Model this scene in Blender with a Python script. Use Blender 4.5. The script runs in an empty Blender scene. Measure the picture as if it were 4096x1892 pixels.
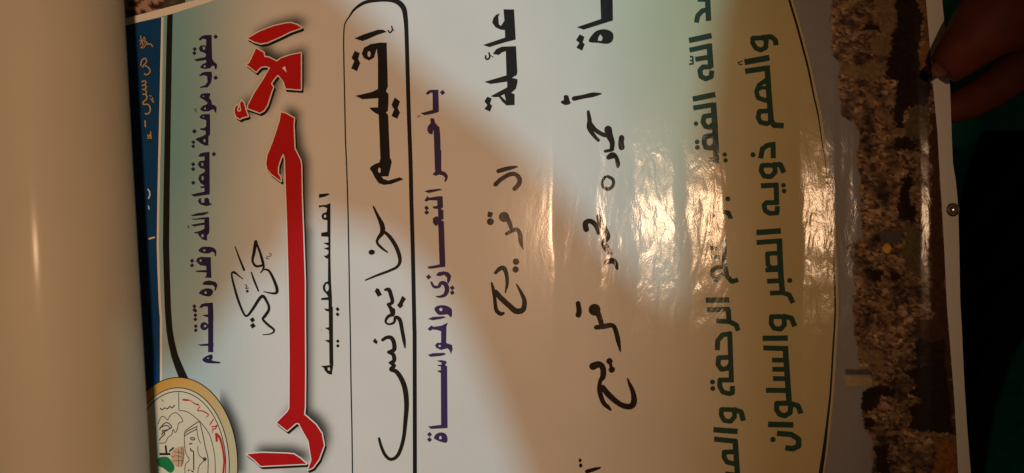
import bpy, bmesh, math, random
import numpy as np
from mathutils import Vector, Matrix, noise
from mathutils.geometry import delaunay_2d_cdt
random.seed(7)
scene = bpy.context.scene
COL = scene.collection
S = 0.6/4096.0            # metres of paper per photo pixel
DCAM = 0.55
def XY(px, py): return ((px-2048)*S, (946-py)*S)

# ---------------------------------------------------------------- camera, world, lamps
cam = bpy.data.cameras.new("camera"); co = bpy.data.objects.new("camera", cam); COL.objects.link(co)
co.location = (0, 0, DCAM); cam.sensor_width = 36; cam.lens = 36*DCAM/0.6
cam.clip_start = 0.01; cam.clip_end = 20
cam.dof.use_dof = True; cam.dof.focus_distance = DCAM-0.002; cam.dof.aperture_fstop = 1.9
scene.camera = co
w = bpy.data.worlds.new("World"); scene.world = w; w.use_nodes = True
w.node_tree.nodes["Background"].inputs[0].default_value = (1.0, 0.62, 0.36, 1)
w.node_tree.nodes["Background"].inputs[1].default_value = 0.03
scene.view_settings.view_transform = 'Standard'; scene.view_settings.look = 'None'
scene.view_settings.exposure = 0; scene.view_settings.gamma = 1
LAMP = Vector((0.15, 0.03, 1.55))
def lamp(name, loc, target, power, color, size, spot=None, blend=1.0):
    if spot:
        l = bpy.data.lights.new(name, 'SPOT'); l.spot_size = math.radians(spot); l.spot_blend = blend; l.shadow_soft_size = size
    else:
        l = bpy.data.lights.new(name, 'AREA'); l.shape = 'DISK'; l.size = size*2
    l.energy = power; l.color = color
    o = bpy.data.objects.new(name, l); COL.objects.link(o); o.location = loc
    o.rotation_euler = (Vector(target)-Vector(loc)).to_track_quat('-Z', 'Y').to_euler()
    return o
lamp("warm_lamp", LAMP, (-0.30, 0.02, 0), 53.0, (1.0, 0.61, 0.35), 0.035, spot=49, blend=1.0)
COOL = Vector((0.20, 1.0, 1.8))
lamp("cool_lamp", COOL, (-0.02, -0.06, 0), 84.0, (0.43, 0.84, 1.0), 0.02, spot=20, blend=0.8)

# ---------------------------------------------------------------- materials
def mat(name, color=(0.8,0.8,0.8), rough=0.4, coat=0.0, film=False, attr=None, noise_amt=0.0, nscale=40, metal=0.0, spec=0.5, crinkle=1.0, bump=None, coat_rough=0.12):
    m = bpy.data.materials.new(name); m.use_nodes = True
    nt = m.node_tree; b = nt.nodes["Principled BSDF"]
    b.inputs["Base Color"].default_value = (*color, 1); b.inputs["Roughness"].default_value = rough
    b.inputs["Metallic"].default_value = metal; b.inputs["Specular IOR Level"].default_value = spec
    b.inputs["Coat Weight"].default_value = coat; b.inputs["Coat Roughness"].default_value = coat_rough
    tc = nt.nodes.new("ShaderNodeTexCoord")
    src = None
    if attr:
        a = nt.nodes.new("ShaderNodeAttribute"); a.attribute_name = attr; src = a.outputs["Color"]
    if noise_amt:
        n = nt.nodes.new("ShaderNodeTexNoise"); n.inputs["Scale"].default_value = nscale; n.inputs["Detail"].default_value = 6
        nt.links.new(tc.outputs["Object"], n.inputs["Vector"])
        mx = nt.nodes.new("ShaderNodeMix"); mx.data_type = 'RGBA'; mx.blend_type = 'MULTIPLY'
        mx.inputs[0].default_value = 1.0
        rp = nt.nodes.new("ShaderNodeMapRange"); rp.inputs[1].default_value = 0.3; rp.inputs[2].default_value = 0.7
        rp.inputs[3].default_value = 1-noise_amt; rp.inputs[4].default_value = 1.0
        nt.links.new(n.outputs["Fac"], rp.inputs[0])
        if src: nt.links.new(src, mx.inputs[6])
        else: mx.inputs[6].default_value = (*color, 1)
        nt.links.new(rp.outputs[0], mx.inputs[7]); src = mx.outputs[2]
    if src: nt.links.new(src, b.inputs["Base Color"])
    if film:   # crinkled plastic film: fine vertical cockles, stronger where the film has come loose
        mp = nt.nodes.new("ShaderNodeMapping"); mp.inputs["Scale"].default_value = (1.0, 0.42, 1.0)
        nt.links.new(tc.outputs["Object"], mp.inputs["Vector"])
        n1 = nt.nodes.new("ShaderNodeTexNoise"); n1.inputs["Scale"].default_value = 150; n1.inputs["Detail"].default_value = 5; n1.inputs["Distortion"].default_value = 0.6
        nt.links.new(mp.outputs[0], n1.inputs["Vector"])
        n2 = nt.nodes.new("ShaderNodeTexNoise"); n2.inputs["Scale"].default_value = 900; n2.inputs["Detail"].default_value = 2
        nt.links.new(tc.outputs["Object"], n2.inputs["Vector"])
        sx = nt.nodes.new("ShaderNodeSeparateXYZ"); nt.links.new(tc.outputs["Object"], sx.inputs[0])
        mr = nt.nodes.new("ShaderNodeMapRange"); mr.interpolation_type = 'SMOOTHSTEP'
        mr.inputs[1].default_value = 0.0; mr.inputs[2].default_value = 0.08; mr.inputs[3].default_value = 0.10; mr.inputs[4].default_value = 1.0
        nt.links.new(sx.outputs[0], mr.inputs[0])
        mu = nt.nodes.new("ShaderNodeMath"); mu.operation = 'MULTIPLY'; nt.links.new(n1.outputs["Fac"], mu.inputs[0]); nt.links.new(mr.outputs[0], mu.inputs[1])
        m2 = nt.nodes.new("ShaderNodeMath"); m2.operation = 'MULTIPLY_ADD'; m2.inputs[1].default_value = 0.05
        nt.links.new(n2.outputs["Fac"], m2.inputs[0]); nt.links.new(mu.outputs[0], m2.inputs[2])
        mp3 = nt.nodes.new("ShaderNodeMapping"); mp3.inputs["Scale"].default_value = (1.0, 0.30, 1.0)
        nt.links.new(tc.outputs["Object"], mp3.inputs["Vector"])
        n3 = nt.nodes.new("ShaderNodeTexNoise"); n3.inputs["Scale"].default_value = 42; n3.inputs["Detail"].default_value = 2; n3.inputs["Distortion"].default_value = 1.2
        nt.links.new(mp3.outputs[0], n3.inputs["Vector"])
        m3 = nt.nodes.new("ShaderNodeMath"); m3.operation = 'MULTIPLY'; m3.inputs[1].default_value = 2.2
        m4 = nt.nodes.new("ShaderNodeMath"); m4.operation = 'MULTIPLY_ADD'
        nt.links.new(n3.outputs["Fac"], m3.inputs[0]); nt.links.new(m3.outputs[0], m4.inputs[0]); nt.links.new(mr.outputs[0], m4.inputs[1]); nt.links.new(m2.outputs[0], m4.inputs[2])
        m2 = m4
        bp = nt.nodes.new("ShaderNodeBump"); bp.inputs["Strength"].default_value = 1.0; bp.inputs["Distance"].default_value = 0.00026*crinkle
        nt.links.new(m2.outputs[0], bp.inputs["Height"]); 
        nt.links.new(bp.outputs[0], b.inputs["Coat Normal"])
        bq = nt.nodes.new("ShaderNodeBump"); bq.inputs["Strength"].default_value = 1.0; bq.inputs["Distance"].default_value = 0.00012*crinkle
        nt.links.new(m2.outputs[0], bq.inputs["Height"]); nt.links.new(bq.outputs[0], b.inputs["Normal"])
    if bump:
        n1 = nt.nodes.new("ShaderNodeTexNoise"); n1.inputs["Scale"].default_value = bump[0]; n1.inputs["Detail"].default_value = 6
        nt.links.new(tc.outputs["Object"], n1.inputs["Vector"])
        bp = nt.nodes.new("ShaderNodeBump"); bp.inputs["Strength"].default_value = bump[1]; bp.inputs["Distance"].default_value = bump[2]
        nt.links.new(n1.outputs["Fac"], bp.inputs["Height"]); nt.links.new(bp.outputs[0], b.inputs["Normal"])
    return m
def print_mat(name, color, **k):
    return mat(name, color, rough=0.65, spec=0.12, coat=0.27, film=True, coat_rough=0.14, **k)
M = {
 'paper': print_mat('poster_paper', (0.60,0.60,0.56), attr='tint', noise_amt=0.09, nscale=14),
 'white': print_mat('white_ink_free', (0.72,0.70,0.64)),
 'navy': print_mat('navy_print', (0.020,0.013,0.060)),
 'purple': print_mat('purple_print', (0.040,0.020,0.085)),
 'black': print_mat('black_print', (0.008,0.007,0.006)),
 'marker': print_mat('black_marker_ink', (0.012,0.007,0.005)),
 'red': print_mat('red_print', (0.46,0.005,0.006), noise_amt=0.12, nscale=30),
 'redthin': print_mat('red_emblem_print', (0.42,0.03,0.02)),
 'green': print_mat('dark_green_print', (0.016,0.045,0.028)),
 'blue': print_mat('blue_print', (0.002,0.055,0.19), noise_amt=0.25, nscale=18),
 'gold': print_mat('gold_print', (0.55,0.33,0.06)),
 'orange': print_mat('emblem_gold_print', (0.55,0.33,0.08), attr='tint'),
 'cream': print_mat('emblem_cream_print', (0.62,0.55,0.42)),
 'grey': print_mat('thin_grey_print', (0.055,0.055,0.05)),
 'leaf': print_mat('green_emblem_print', (0.01,0.16,0.05)),
 'peach': print_mat('peach_emblem_print', (0.55,0.33,0.20)),
 'sky': print_mat('photo_sky_print', (.2,.2,.2), attr='tint'),
 'city': print_mat('city_photograph_print', (0.2,0.15,0.1), attr='tint', noise_amt=0.22, nscale=420, crinkle=0.7),
}

# ---------------------------------------------------------------- shape of the sheet (a loose, slightly rippled film)
def need_slope(x):
    a = -x/DCAM; l = (LAMP.x-x)/LAMP.z
    return -math.tan((math.atan(a)+math.atan(l))/2)   # dz/dx that mirrors the lamp to a viewer above the middle
HL = [(2400,2430,.45),(2555,2685,.88),(2765,2880,.92),(3215,3325,1.0),(3365,3412,.8),(3686,3704,1.0)]
U0, U1 = 1300, 4000
us = np.arange(U0, U1+1, 4.0)
sl = np.zeros_like(us)
for i, u in enumerate(us):
    x = (u-2048)*S; ns = need_slope(x)
    m = 0.0
    for a, b, k in HL:
        d = max(a-u, u-b, 0); m = max(m, k*math.exp(-(d/16.0)**2))
    if u < 3000:
        t_ = min(1, max(0, (u-2200)/18)); t_ = t_*t_*(3-2*t_); far = t_*min(0.0, ns-0.085)
    elif u < 3650: far = -0.075
    else: far = 0.0
    ramp = 1.0
    sl[i] = (m*ns + (1-m)*far)*ramp*0.97
zs = np.concatenate([[0], np.cumsum((sl[1:]+sl[:-1])/2*4.0*S)])
# keep the sheet near its plane: take away the slow drift in places where nothing is mirrored
def bend(py): return 0.000018*(py-1150)**2 - 6 if True else 0
def Z(px, py):
    k_ = min(1, max(0, (px-2050)/300))*(1 if px < 3500 else max(0.15, 1-(px-3500)/150))
    u = px + bend(py)*min(1, max(0, (px-2000)/800)) + k_*(20*noise.noise(Vector((px*.0012, py*.0042, 2.0)))+5*noise.noise(Vector((px*.004, py*.011, 7.0))))
    if u < U0: return 0.0
    return float(np.interp(u, us, zs))
def P3(px, py, off=0.0):
    x, y = XY(px, py); return (x, y, Z(px, py)+off)

def surface_normals(me):
    """shade a print with the true normal of the sheet it lies on, whatever its triangles"""
    ns = []
    for v in me.vertices:
        px = v.co.x/S+2048; py = 946-v.co.y/S
        if px < U0: ns.append((0, 0, 1)); continue
        dx = (Z(px+6, py)-Z(px-6, py))/(12*S); dy = -(Z(px, py+6)-Z(px, py-6))/(12*S)
        n = Vector((-dx, -dy, 1)).normalized(); ns.append(tuple(n))
    me.normals_split_custom_set_from_vertices(ns)
# ---------------------------------------------------------------- object helpers
def link(name, me, m, parent=None, label=None):
    o = bpy.data.objects.new(name, me); COL.objects.link(o)
    if m is not None: me.materials.append(m)
    if parent is not None: o.parent = parent
    if label: o['label'] = label
    return o
def thing(name, label, cat, group=None, loc=(0,0,0)):
    o = bpy.data.objects.new(name, None); COL.objects.link(o); o.location = loc; o.empty_display_size = 0.02
    o['label'] = label; o['category'] = cat
    if group: o['group'] = group
    return o
def catmull(pts, closed, n=6):
    P = [np.array(p, float) for p in pts]; out = []; L = len(P)
    if L < 3 and not closed: return P
    rng = range(L) if closed else range(L-1)
    for i in rng:
        if closed: p0,p1,p2,p3 = P[i-1],P[i],P[(i+1)%L],P[(i+2)%L]
        else: p0,p1,p2,p3 = P[max(i-1,0)],P[i],P[i+1],P[min(i+2,L-1)]
        for k in range(n):
            t = k/n
            out.append(0.5*((2*p1)+(-p0+p2)*t+(2*p0-5*p1+4*p2-p3)*t*t+(-p0+3*p1-3*p2+p3)*t**3))
    if not closed: out.append(P[-1])
    return out
def circle(cx, cy, rx, ry=None, n=18):
    ry = ry or rx
    return [(cx+rx*math.cos(2*math.pi*k/n), cy+ry*math.sin(2*math.pi*k/n)) for k in range(n)]
def stroke_polys(pts, flat=False):
    """convex pieces (quads between samples and discs at joints) whose union is the stroke"""
    out = []
    for i in range(len(pts)-1):
        a, b = pts[i], pts[i+1]; d = b[:2]-a[:2]; L = np.hypot(*d)
        if L < 1e-6: continue
        nrm = np.array([-d[1], d[0]])/L
        out.append([tuple(a[:2]+nrm*a[2]/2), tuple(b[:2]+nrm*b[2]/2), tuple(b[:2]-nrm*b[2]/2), tuple(a[:2]-nrm*a[2]/2)])
    for i, p in enumerate(pts):
        if flat and i in (0, len(pts)-1): continue
        if p[2] > 5: out.append(circle(p[0], p[1], p[2]/2, n=10))
    return out
CR = {'A':(400,0,700/1282),'B':(400,600,700/1282),'C':(400,1240,700/1278),'D':(900,0,800/1360),'E':(900,600,800/1360),'F':(900,1192,800/1360),
 'G':(1600,0,700/1282),'H':(1600,600,700/1282),'I':(1600,1240,700/1278),'J':(2100,0,700/1282),'K':(2100,600,700/1282),'L':(2100,1240,700/1278),
 'M':(2650,0,700/1282),'N':(2650,600,700/1282),'O':(2650,1240,700/1278),'R':(3200,0,896/1640),'T':(3200,600,896/1640),'V':(3200,1240,896/1635)}
def parse(txt):
    """lines: [zone] op numbers ; p polygon, c smooth polygon, s smooth stroke (x,y,w), l flat ended stroke (w first), q lozenge, o disc, h hole"""
    pos, neg = [], []; z = CR['A']
    for line in txt.strip().splitlines():
        t = line.split()
        if not t: continue
        if t[0] in CR and len(t) > 1 and ',' not in t[1]: z = CR[t[0]]; t = t[1:]
        if not t: continue
        op = t[0]; ox, oy, k = z
        if op in 'pchHs':
            pts = [tuple(float(v) for v in a.split(',')) for a in t[1:] if ',' in a]
            if op == 's':
                w0 = float(t[1]) if ',' not in t[1] else None
                pts = [(p[0]*k+ox, p[1]*k+oy, (p[2] if len(p) > 2 else w0)*k) for p in pts]
                pos += stroke_polys(catmull(pts, False, 5))
            else:
                pts = [(p[0]*k+ox, p[1]*k+oy) for p in pts]
                if op in 'ch': pts = [tuple(v) for v in catmull(pts, True, 4)]
                (neg if op in 'hH' else pos).append(pts)
        elif op == 'l':
            w0 = float(t[1]); pts = [tuple(float(v) for v in a.split(',')) for a in t[2:]]
            pos += stroke_polys([np.array((p[0]*k+ox, p[1]*k+oy, w0*k)) for p in pts], flat=True)
        elif op == 'q':
            for a in t[1:]:
                x, y, r = [float(v) for v in a.split(',')]; x, y, r = x*k+ox, y*k+oy, r*k*1.12
                th = 0.30; pos.append([(x+r*math.cos(th+j*math.pi/2-0.15), y+r*math.sin(th+j*math.pi/2-.15)) for j in range(4)])
        elif op in 'oO':
            for a in t[1:]:
                v = [float(q) for q in a.split(',')]; rx = v[2]*k; ry = (v[3] if len(v) > 3 else v[2])*k
                (neg if op == 'O' else pos).append(circle(v[0]*k+ox, v[1]*k+oy, rx, ry))
    return pos, neg
def inside(poly, X, Y):
    P = np.array(poly); x1, y1 = P[:,0], P[:,1]; x2, y2 = np.roll(x1,-1), np.roll(y1,-1)
    r = np.zeros(len(X), bool)
    for a,b,c,d in zip(x1,y1,x2,y2):
        if b == d: continue
        cnd = ((b > Y) != (d > Y))
        r ^= cnd & (X < (c-a)*(Y-b)/(d-b)+a)
    return r
def decal(name, polys, m, parent, layer=1, label=None, grid=None, tint=None):
    pos, neg = polys
    V = []; E = []
    for poly in pos+neg:
        b = len(V); n = len(poly)
        V += [Vector((float(p[0]), float(p[1]))) for p in poly]; E += [(b+i, b+(i+1)%n) for i in range(n)]
    xs = [v.x for v in V]; ys = [v.y for v in V]
    x0, x1, y0, y1 = min(xs), max(xs), min(ys), max(ys)
    g = grid or (9 if 2200 < x0 and x1-x0 < 500 else 18)
    if x1 > 1850:
        gx = math.ceil(max(x0, 1850)/g)*g+0.31
        while gx < x1:
            b = len(V); V += [Vector((gx, y0-1)), Vector((gx, y1+1))]; E.append((b, b+1)); gx += g
    GY = 24; gy = math.ceil(y0/GY)*GY+0.37
    while gy < y1 and x1 > 1850:
        b = len(V); V += [Vector((x0-1, gy)), Vector((x1+1, gy))]; E.append((b, b+1)); gy += GY
    vo, eo, fo, *_ = delaunay_2d_cdt(V, E, [], 0, 0.05)
    vo = np.array([(v[0], v[1]) for v in vo]); T = np.array([f for f in fo if len(f) == 3])
    C = vo[T].mean(axis=1); keep = np.zeros(len(T), bool)
    for poly in pos: keep |= inside(poly, C[:,0], C[:,1])
    for poly in neg: keep &= ~inside(poly, C[:,0], C[:,1])
    T = T[keep]
    used = np.unique(T); remap = -np.ones(len(vo), int); remap[used] = np.arange(len(used))
    off = 0.00017*layer
    verts = [P3(p[0], p[1], off) for p in vo[used]]
    faces = []
    for t in remap[T]:
        a, b, c = (Vector(verts[i]) for i in t)
        nz = (b-a).cross(c-a).z
        faces.append(tuple(int(q) for q in (t if nz > 0 else t[::-1])))
    groups = [faces]
    if name == 'lettering':          # every connected letter group and every dot is a part of its own
        par = list(range(len(verts)))
        def find(i):
            while par[i] != i: par[i] = par[par[i]]; i = par[i]
            return i
        for f in faces:
            r0 = find(f[0])
            for q in f[1:]: par[find(q)] = r0
        dd = {}
        for f in faces: dd.setdefault(find(f[0]), []).append(f)
        groups = sorted(dd.values(), key=len, reverse=True)
    res = None
    for gi, fs in enumerate(groups):
        ids = sorted({i for f in fs for i in f}); mp = {q: i for i, q in enumerate(ids)}
        vv = [verts[i] for i in ids]
        ext = max(max(v[0] for v in vv)-min(v[0] for v in vv), max(v[1] for v in vv)-min(v[1] for v in vv))
        nm = name if name != 'lettering' else ('letter' if ext > 0.0045 else 'letter_dot')
        if name == 'lettering' and ext < 0.0004: continue
        me = bpy.data.meshes.new(nm); me.from_pydata(vv, [], [tuple(mp[i] for i in f) for f in fs]); me.update()
        for p in me.polygons: p.use_smooth = True
        if tint:
            at = me.color_attributes.new('tint', 'FLOAT_COLOR', 'POINT')
            for i, q in enumerate(ids): at.data[i].color = (*tint(*vo[used][q]), 1)
        surface_normals(me)
        o = link(nm, me, m, parent, label if gi == 0 else None)
        res = res or o
    return res
def outline(polys, wd):
    out = []
    for poly in polys:
        q = [np.array((p[0], p[1], wd)) for p in poly]+[np.array((poly[0][0], poly[0][1], wd))]
        out += stroke_polys(q)
    return out
def shift(polys, dx, dy): return [[(p[0]+dx, p[1]+dy) for p in poly] for poly in polys]
def Q(z, pts):
    ox, oy, k = CR[z]; return [(p[0]*k+ox, p[1]*k+oy) for p in pts]

# ================================================================= THE POSTER
poster = thing('poster', 'large glossy condolence poster with red, black and green Arabic lettering, held at its right edge', 'poster')
# outline of the sheet: slanting top-left corner, bowed right margin
RIGHT = Q('R', [(1012,-300),(1030,-60),(1033,0),(1060,280),(1090,620),(1110,1190)]) + Q('T', [(1130,200),(1150,400),(1158,700),(1165,1100)]) + Q('V', [(1172,100),(1190,500),(1212,850),(1245,1260)])
MARG = Q('R', [(908,-300),(912,-60),(915,0),(940,300),(965,620),(1000,980),(1008,1150)]) + Q('T', [(1030,400),(1050,750),(1068,1150)]) + Q('V', [(1100,400),(1125,750),(1150,1260)])
def xat(line, py):
    ys = [p[1] for p in line]; return float(np.interp(py, ys, [p[0] for p in line]))
def topy(px): return 60-(px-553)*0.262       # the slanting upper edge of the sheet
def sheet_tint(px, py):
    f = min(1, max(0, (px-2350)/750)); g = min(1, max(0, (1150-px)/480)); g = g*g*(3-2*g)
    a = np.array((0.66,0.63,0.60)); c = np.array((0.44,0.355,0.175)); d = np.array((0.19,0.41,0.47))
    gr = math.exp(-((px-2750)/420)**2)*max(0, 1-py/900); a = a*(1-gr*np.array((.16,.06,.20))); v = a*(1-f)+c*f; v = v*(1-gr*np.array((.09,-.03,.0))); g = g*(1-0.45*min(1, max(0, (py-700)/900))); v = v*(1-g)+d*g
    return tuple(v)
def build_sheet():
    cols = list(np.arange(-700, 1800, 60)) + list(np.arange(1800, 3700, 9))
    rows = [-260, -200, -150, -100, -60, -30]+list(np.arange(0, 2030, 24))
    V = []; idx = {}; tn = []
    nf = 14
    for j, py in enumerate(rows):
        xr = xat(RIGHT, py)
        cc = cols + list(np.linspace(3705, xr, nf))
        for i, px in enumerate(cc):
            q = py
            if px < 800: q = max(py, topy(px)) if py <= 0 or topy(px) > py else py
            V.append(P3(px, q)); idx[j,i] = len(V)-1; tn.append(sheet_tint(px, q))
    F = []
    n = len(cols)+nf
    for j in range(len(rows)-1):
        for i in range(n-1):
            f = (idx[j,i], idx[j+1,i], idx[j+1,i+1], idx[j,i+1])
            if abs(V[f[0]][1]-V[f[1]][1]) + abs(V[f[3]][1]-V[f[2]][1]) < 1e-6: continue
            F.append(f)
    me = bpy.data.meshes.new('sheet'); me.from_pydata(V, [], F); me.update()
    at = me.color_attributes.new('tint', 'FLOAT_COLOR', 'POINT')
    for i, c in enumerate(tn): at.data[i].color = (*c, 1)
    for p in me.polygons: p.use_smooth = True
    surface_normals(me)
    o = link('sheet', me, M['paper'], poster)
    s = o.modifiers.new('thickness', 'SOLIDIFY'); s.thickness = 0.0009; s.offset = -1
    return o
build_sheet()
def D(name, txt, m, layer=1, label=None): return decal(name, parse(txt), M[m], poster, layer, label)

# --- right-hand white margin and the printed city photograph
def ring_between(a, b, ys): return [(xat(a, y), y) for y in ys]+[(xat(b, y), y) for y in reversed(ys)]
YS = [-160, -80]+list(range(0, 2000, 60))
decal('white_margin', ([ring_between(MARG, RIGHT, YS)], []), M['white'], poster, 2)
ARC = Q('M', [(925,-70),(940,0),(985,150),(1030,320),(1075,500),(1110,680),(1145,850),(1165,1000),(1180,1100)]) + Q('N', [(1190,50),(1205,200),(1225,350),(1235,450),(1245,650),(1255,850),(1262,1100)]) + Q('O', [(1258,40),(1250,180),(1238,400),(1222,650),(1200,850),(1180,1030),(1152,1230)])
ARCW = [17,16,15,14,14,12,9,6,5,5,5,6,6,7,9,11,11,11,12,13,17,24,28]
ARCX = [(p[0]+14, p[1]) for p in ARC]
SKY = Q('R', [(238,-60),(235,0),(220,150),(240,400),(290,470),(275,640),(300,760),(300,850),(380,900),(430,980),(400,1180)]) + Q('T', [(430,200),(440,500),(450,640),(330,700),(380,820),(390,1000),(380,1140)]) + Q('V', [(380,60),(410,300),(430,430),(520,480),(520,550),(440,600),(440,710),(460,850),(520,950),(530,1240)])
def skytint(px, py):
    f = min(1, max(0, py/1892)); n = noise.noise(Vector((px*.004, py*.004, 0)))*.05
    return (0.215+.02*n, 0.20+.02*n, 0.205-0.01*f)
decal('photo_sky', ([ring_between(ARCX, MARG, YS)], []), M['sky'], poster, 1, 'smooth grey sky of the printed city photograph', tint=skytint)
PAL = {'city': [(.17,.10,.06),(.26,.17,.10),(.12,.07,.05),(.33,.24,.15),(.20,.13,.09),(.08,.045,.03),(.24,.15,.11)],
       'dark': [(.020,.008,.005),(.030,.012,.006),(.014,.007,.006)], 'beige': [(.30,.22,.11),(.36,.26,.13),(.25,.18,.10)],
       'amber': [(.28,.13,.03),(.33,.16,.04),(.22,.10,.03)], 'moss': [(.10,.085,.045),(.14,.11,.06)], 'brown': [(.07,.03,.012),(.09,.04,.015)],
       'gold': [(.75,.45,.08)], 'tower': [(.42,.33,.19)], 'slate': [(.10,.085,.10)]}
PAL = {k: [tuple(min(.9, q*(1.15 if k not in ('dark','brown') else 1.1)) for q in c) for c in v] for k, v in PAL.items()}
ZONES = [('beige', 'R', [(540,-60),(700,-60),(700,60),(700,190),(670,260),(655,390),(530,410),(525,300),(585,260),(590,180),(560,130)]),
 ('beige','R',[(300,480),(440,470),(620,470),(600,540),(480,600),(320,560)]),
 ('dark','R',[(705,-60),(850,-60),(880,100),(880,320),(860,340),(865,520),(940,540),(960,700),(920,780),(780,780),(750,830),(770,950),(700,940),(690,750),(720,600),(630,550),(640,440),(680,350),(670,260),(710,200),(700,60)]),
 ('amber','R',[(850,-60),(925,-60),(950,520),(870,510),(865,340),(930,320),(890,90)]),
 ('dark','R',[(470,180),(580,200),(580,240),(450,230)]),
 ('moss','R',[(800,800),(940,780),(930,1000),(780,1010),(770,930)]),
 ('dark','R',[(690,1000),(860,1030),(850,1100),(700,1080)]),
 ('brown','R',[(950,800),(1000,960),(1010,1190),(930,1190),(940,1000)]),
 ('dark','T',[(740,200),(820,200),(800,400),(860,450),(850,520),(720,500),(700,440),(735,330)]),
 ('moss','T',[(760,520),(900,600),(910,1000),(780,850)]),
 ('slate','T',[(570,600),(740,585),(740,690),(600,690)]),
 ('brown','T',[(950,-10),(1010,-10),(1030,400),(1075,1190),(940,1190),(955,900),(945,560)]),
 ('dark','T',[(500,880),(600,880),(590,960),(510,960)]),('dark','T',[(660,880),(730,890),(720,950),(670,950)]),
 ('gold','T',circle(632,722,34)),
 ('brown','V',[(1000,-10),(1070,-10),(1130,900),(1040,900),(860,200),(860,60),(960,60)]),
 ('dark','V',[(860,220),(1040,220),(1110,900),(1000,900),(810,860),(810,720),(910,680),(800,600),(860,560),(780,450),(930,400),(850,280)]),
 ('tower','V',[(310,475),(510,490),(520,550),(330,545)]),('slate','V',[(330,428),(490,435),(490,470),(330,468)]),
 ('dark','V',[(440,560),(560,560),(700,560),(700,620),(570,640),(570,700),(500,740),(440,720)]),
 ('dark','V',[(460,790),(540,780),(540,850),(460,850)]),('dark','V',[(530,980),(640,970),(650,1190),(560,1190)]),
 ('amber','V',[(985,950),(1135,920),(1150,1260),(965,1260)]),('beige','V',[(430,280),(600,290),(590,400),(440,380)])]
ZQ = [(k, Q(z, p)) for k, z, p in ZONES]
def build_city():
    """one continuous print: buildings of uneven size, trees and sky, softened by the grid the colours sit on"""
    st = 5.5; x0, x1 = 3200, 3850
    gx = np.arange(x0, x1, st); gy = np.arange(-40, 1935, st)
    X, Y = np.meshgrid(gx, gy); sh = X.shape
    wx = np.zeros(sh); wy = np.zeros(sh)
    for j in range(sh[0]):
        for i in range(sh[1]):
            v = Vector((X[j,i]*.02, Y[j,i]*.02, 0)); wx[j,i] = noise.noise(v)*14 + noise.noise(v*4)*8; wy[j,i] = noise.noise(v+Vector((40,7,0)))*14 + noise.noise(v*4+Vector((9,9,0)))*8
    XX, YY = (X+wx).ravel(), (Y+wy).ravel()
    kind = np.array(['city']*XX.size, dtype=object)
    for k, poly in ZQ:
        jx, jy = (X.ravel(), Y.ravel()) if k in ('gold', 'tower', 'slate') else (XX, YY)
        kind[inside(poly, jx, jy)] = k
    rnd = random.Random(4); seeds = np.array([(rnd.uniform(x0, x1), rnd.uniform(-60, 1950)) for _ in range(11000)]); scol = [rnd.random() for _ in seeds]
    # nearest building seed on a coarse hash
    H_ = {}
    for n_, (sx_, sy_) in enumerate(seeds): H_.setdefault((int(sx_//17), int(sy_//17)), []).append(n_)
    cols = []; issky = np.zeros(XX.size, bool)
    xf, yf = X.ravel(), Y.ravel()
    for q in range(XX.size):
        x, y, k = XX[q], YY[q], kind[q]
        if xf[q] < xat(SKY, yf[q]) + wx.ravel()[q]*.5 and k not in ('tower', 'slate'):
            cols.append(skytint(xf[q], yf[q])); issky[q] = True; continue
        best = None; bd = 1e9
        bx_, by_ = (xf[q], yf[q]) if k == 'city' else (x, y)
        x, y = bx_, by_
        for a in (-1,0,1):
            for b in (-1,0,1):
                for n_ in H_.get((int(x//17)+a, int(y//17)+b), ()):
                    d = max(abs(seeds[n_][0]-bx_)*.62, abs(seeds[n_][1]-by_))
                    if d < bd: bd = d; best = n_
        r = scol[best] if best is not None else .5
        pal = PAL[k]; c = np.array(pal[int(r*997) % len(pal)])
        m = 0.9+0.15*((r*31) % 1)
        if k == 'city':
            m *= max(.25, 1+1.1*noise.noise(Vector((x*.014, y*.010, 3)))+0.7*noise.noise(Vector((x*.022, y*.035, 5))))
            if (r*113) % 1 < .025: c = np.array((.45,.33,.23))
            if (r*71) % 1 < .10: c = np.array((.06,.035,.025))
        cols.append(tuple(c*max(.15, m)*np.array((.78,.70,.58))*(.72 if k == 'beige' else 1)))
    V = [P3(x, y, .00026) for x, y in zip(xf, yf)]
    F = []; nx = sh[1]
    for j in range(sh[0]-1):
        yc = gy[j]+st/2; a, b = xat(ARCX, yc), xat(MARG, yc)
        for i in range(nx-1):
            if gx[i] < a-2 or gx[i+1] > b+st: continue
            q = j*nx+i
            if issky[[q, q+nx, q+nx+1, q+1]].sum() >= 3: continue
            F.append((q, q+nx, q+nx+1, q+1))
    me = bpy.data.meshes.new('city'); me.from_pydata(V, [], F); me.update()
    for p in me.polygons: p.use_smooth = True
    at = me.color_attributes.new('tint', 'FLOAT_COLOR', 'POINT')
    for i, c in enumerate(cols): at.data[i].color = (*c, 1)
    bm = bmesh.new(); bm.from_mesh(me); bmesh.ops.delete(bm, geom=[v for v in bm.verts if not v.link_faces], context='VERTS'); bm.to_mesh(me); bm.free()
    for p in me.polygons: p.use_smooth = True
    surface_normals(me)
    link('city_photograph', me, M['city'], poster, 'printed brown photograph of a dense city under a grey sky with a small golden dome')
build_city()
apts = [np.array((p[0], p[1], w_*0.546)) for p, w_ in zip(ARC, ARCW)]
decal('border_line', (stroke_polys(catmull(apts, False, 4)), []), M['black'], poster, 2, 'thin bowed black line beside the city photograph')

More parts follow.
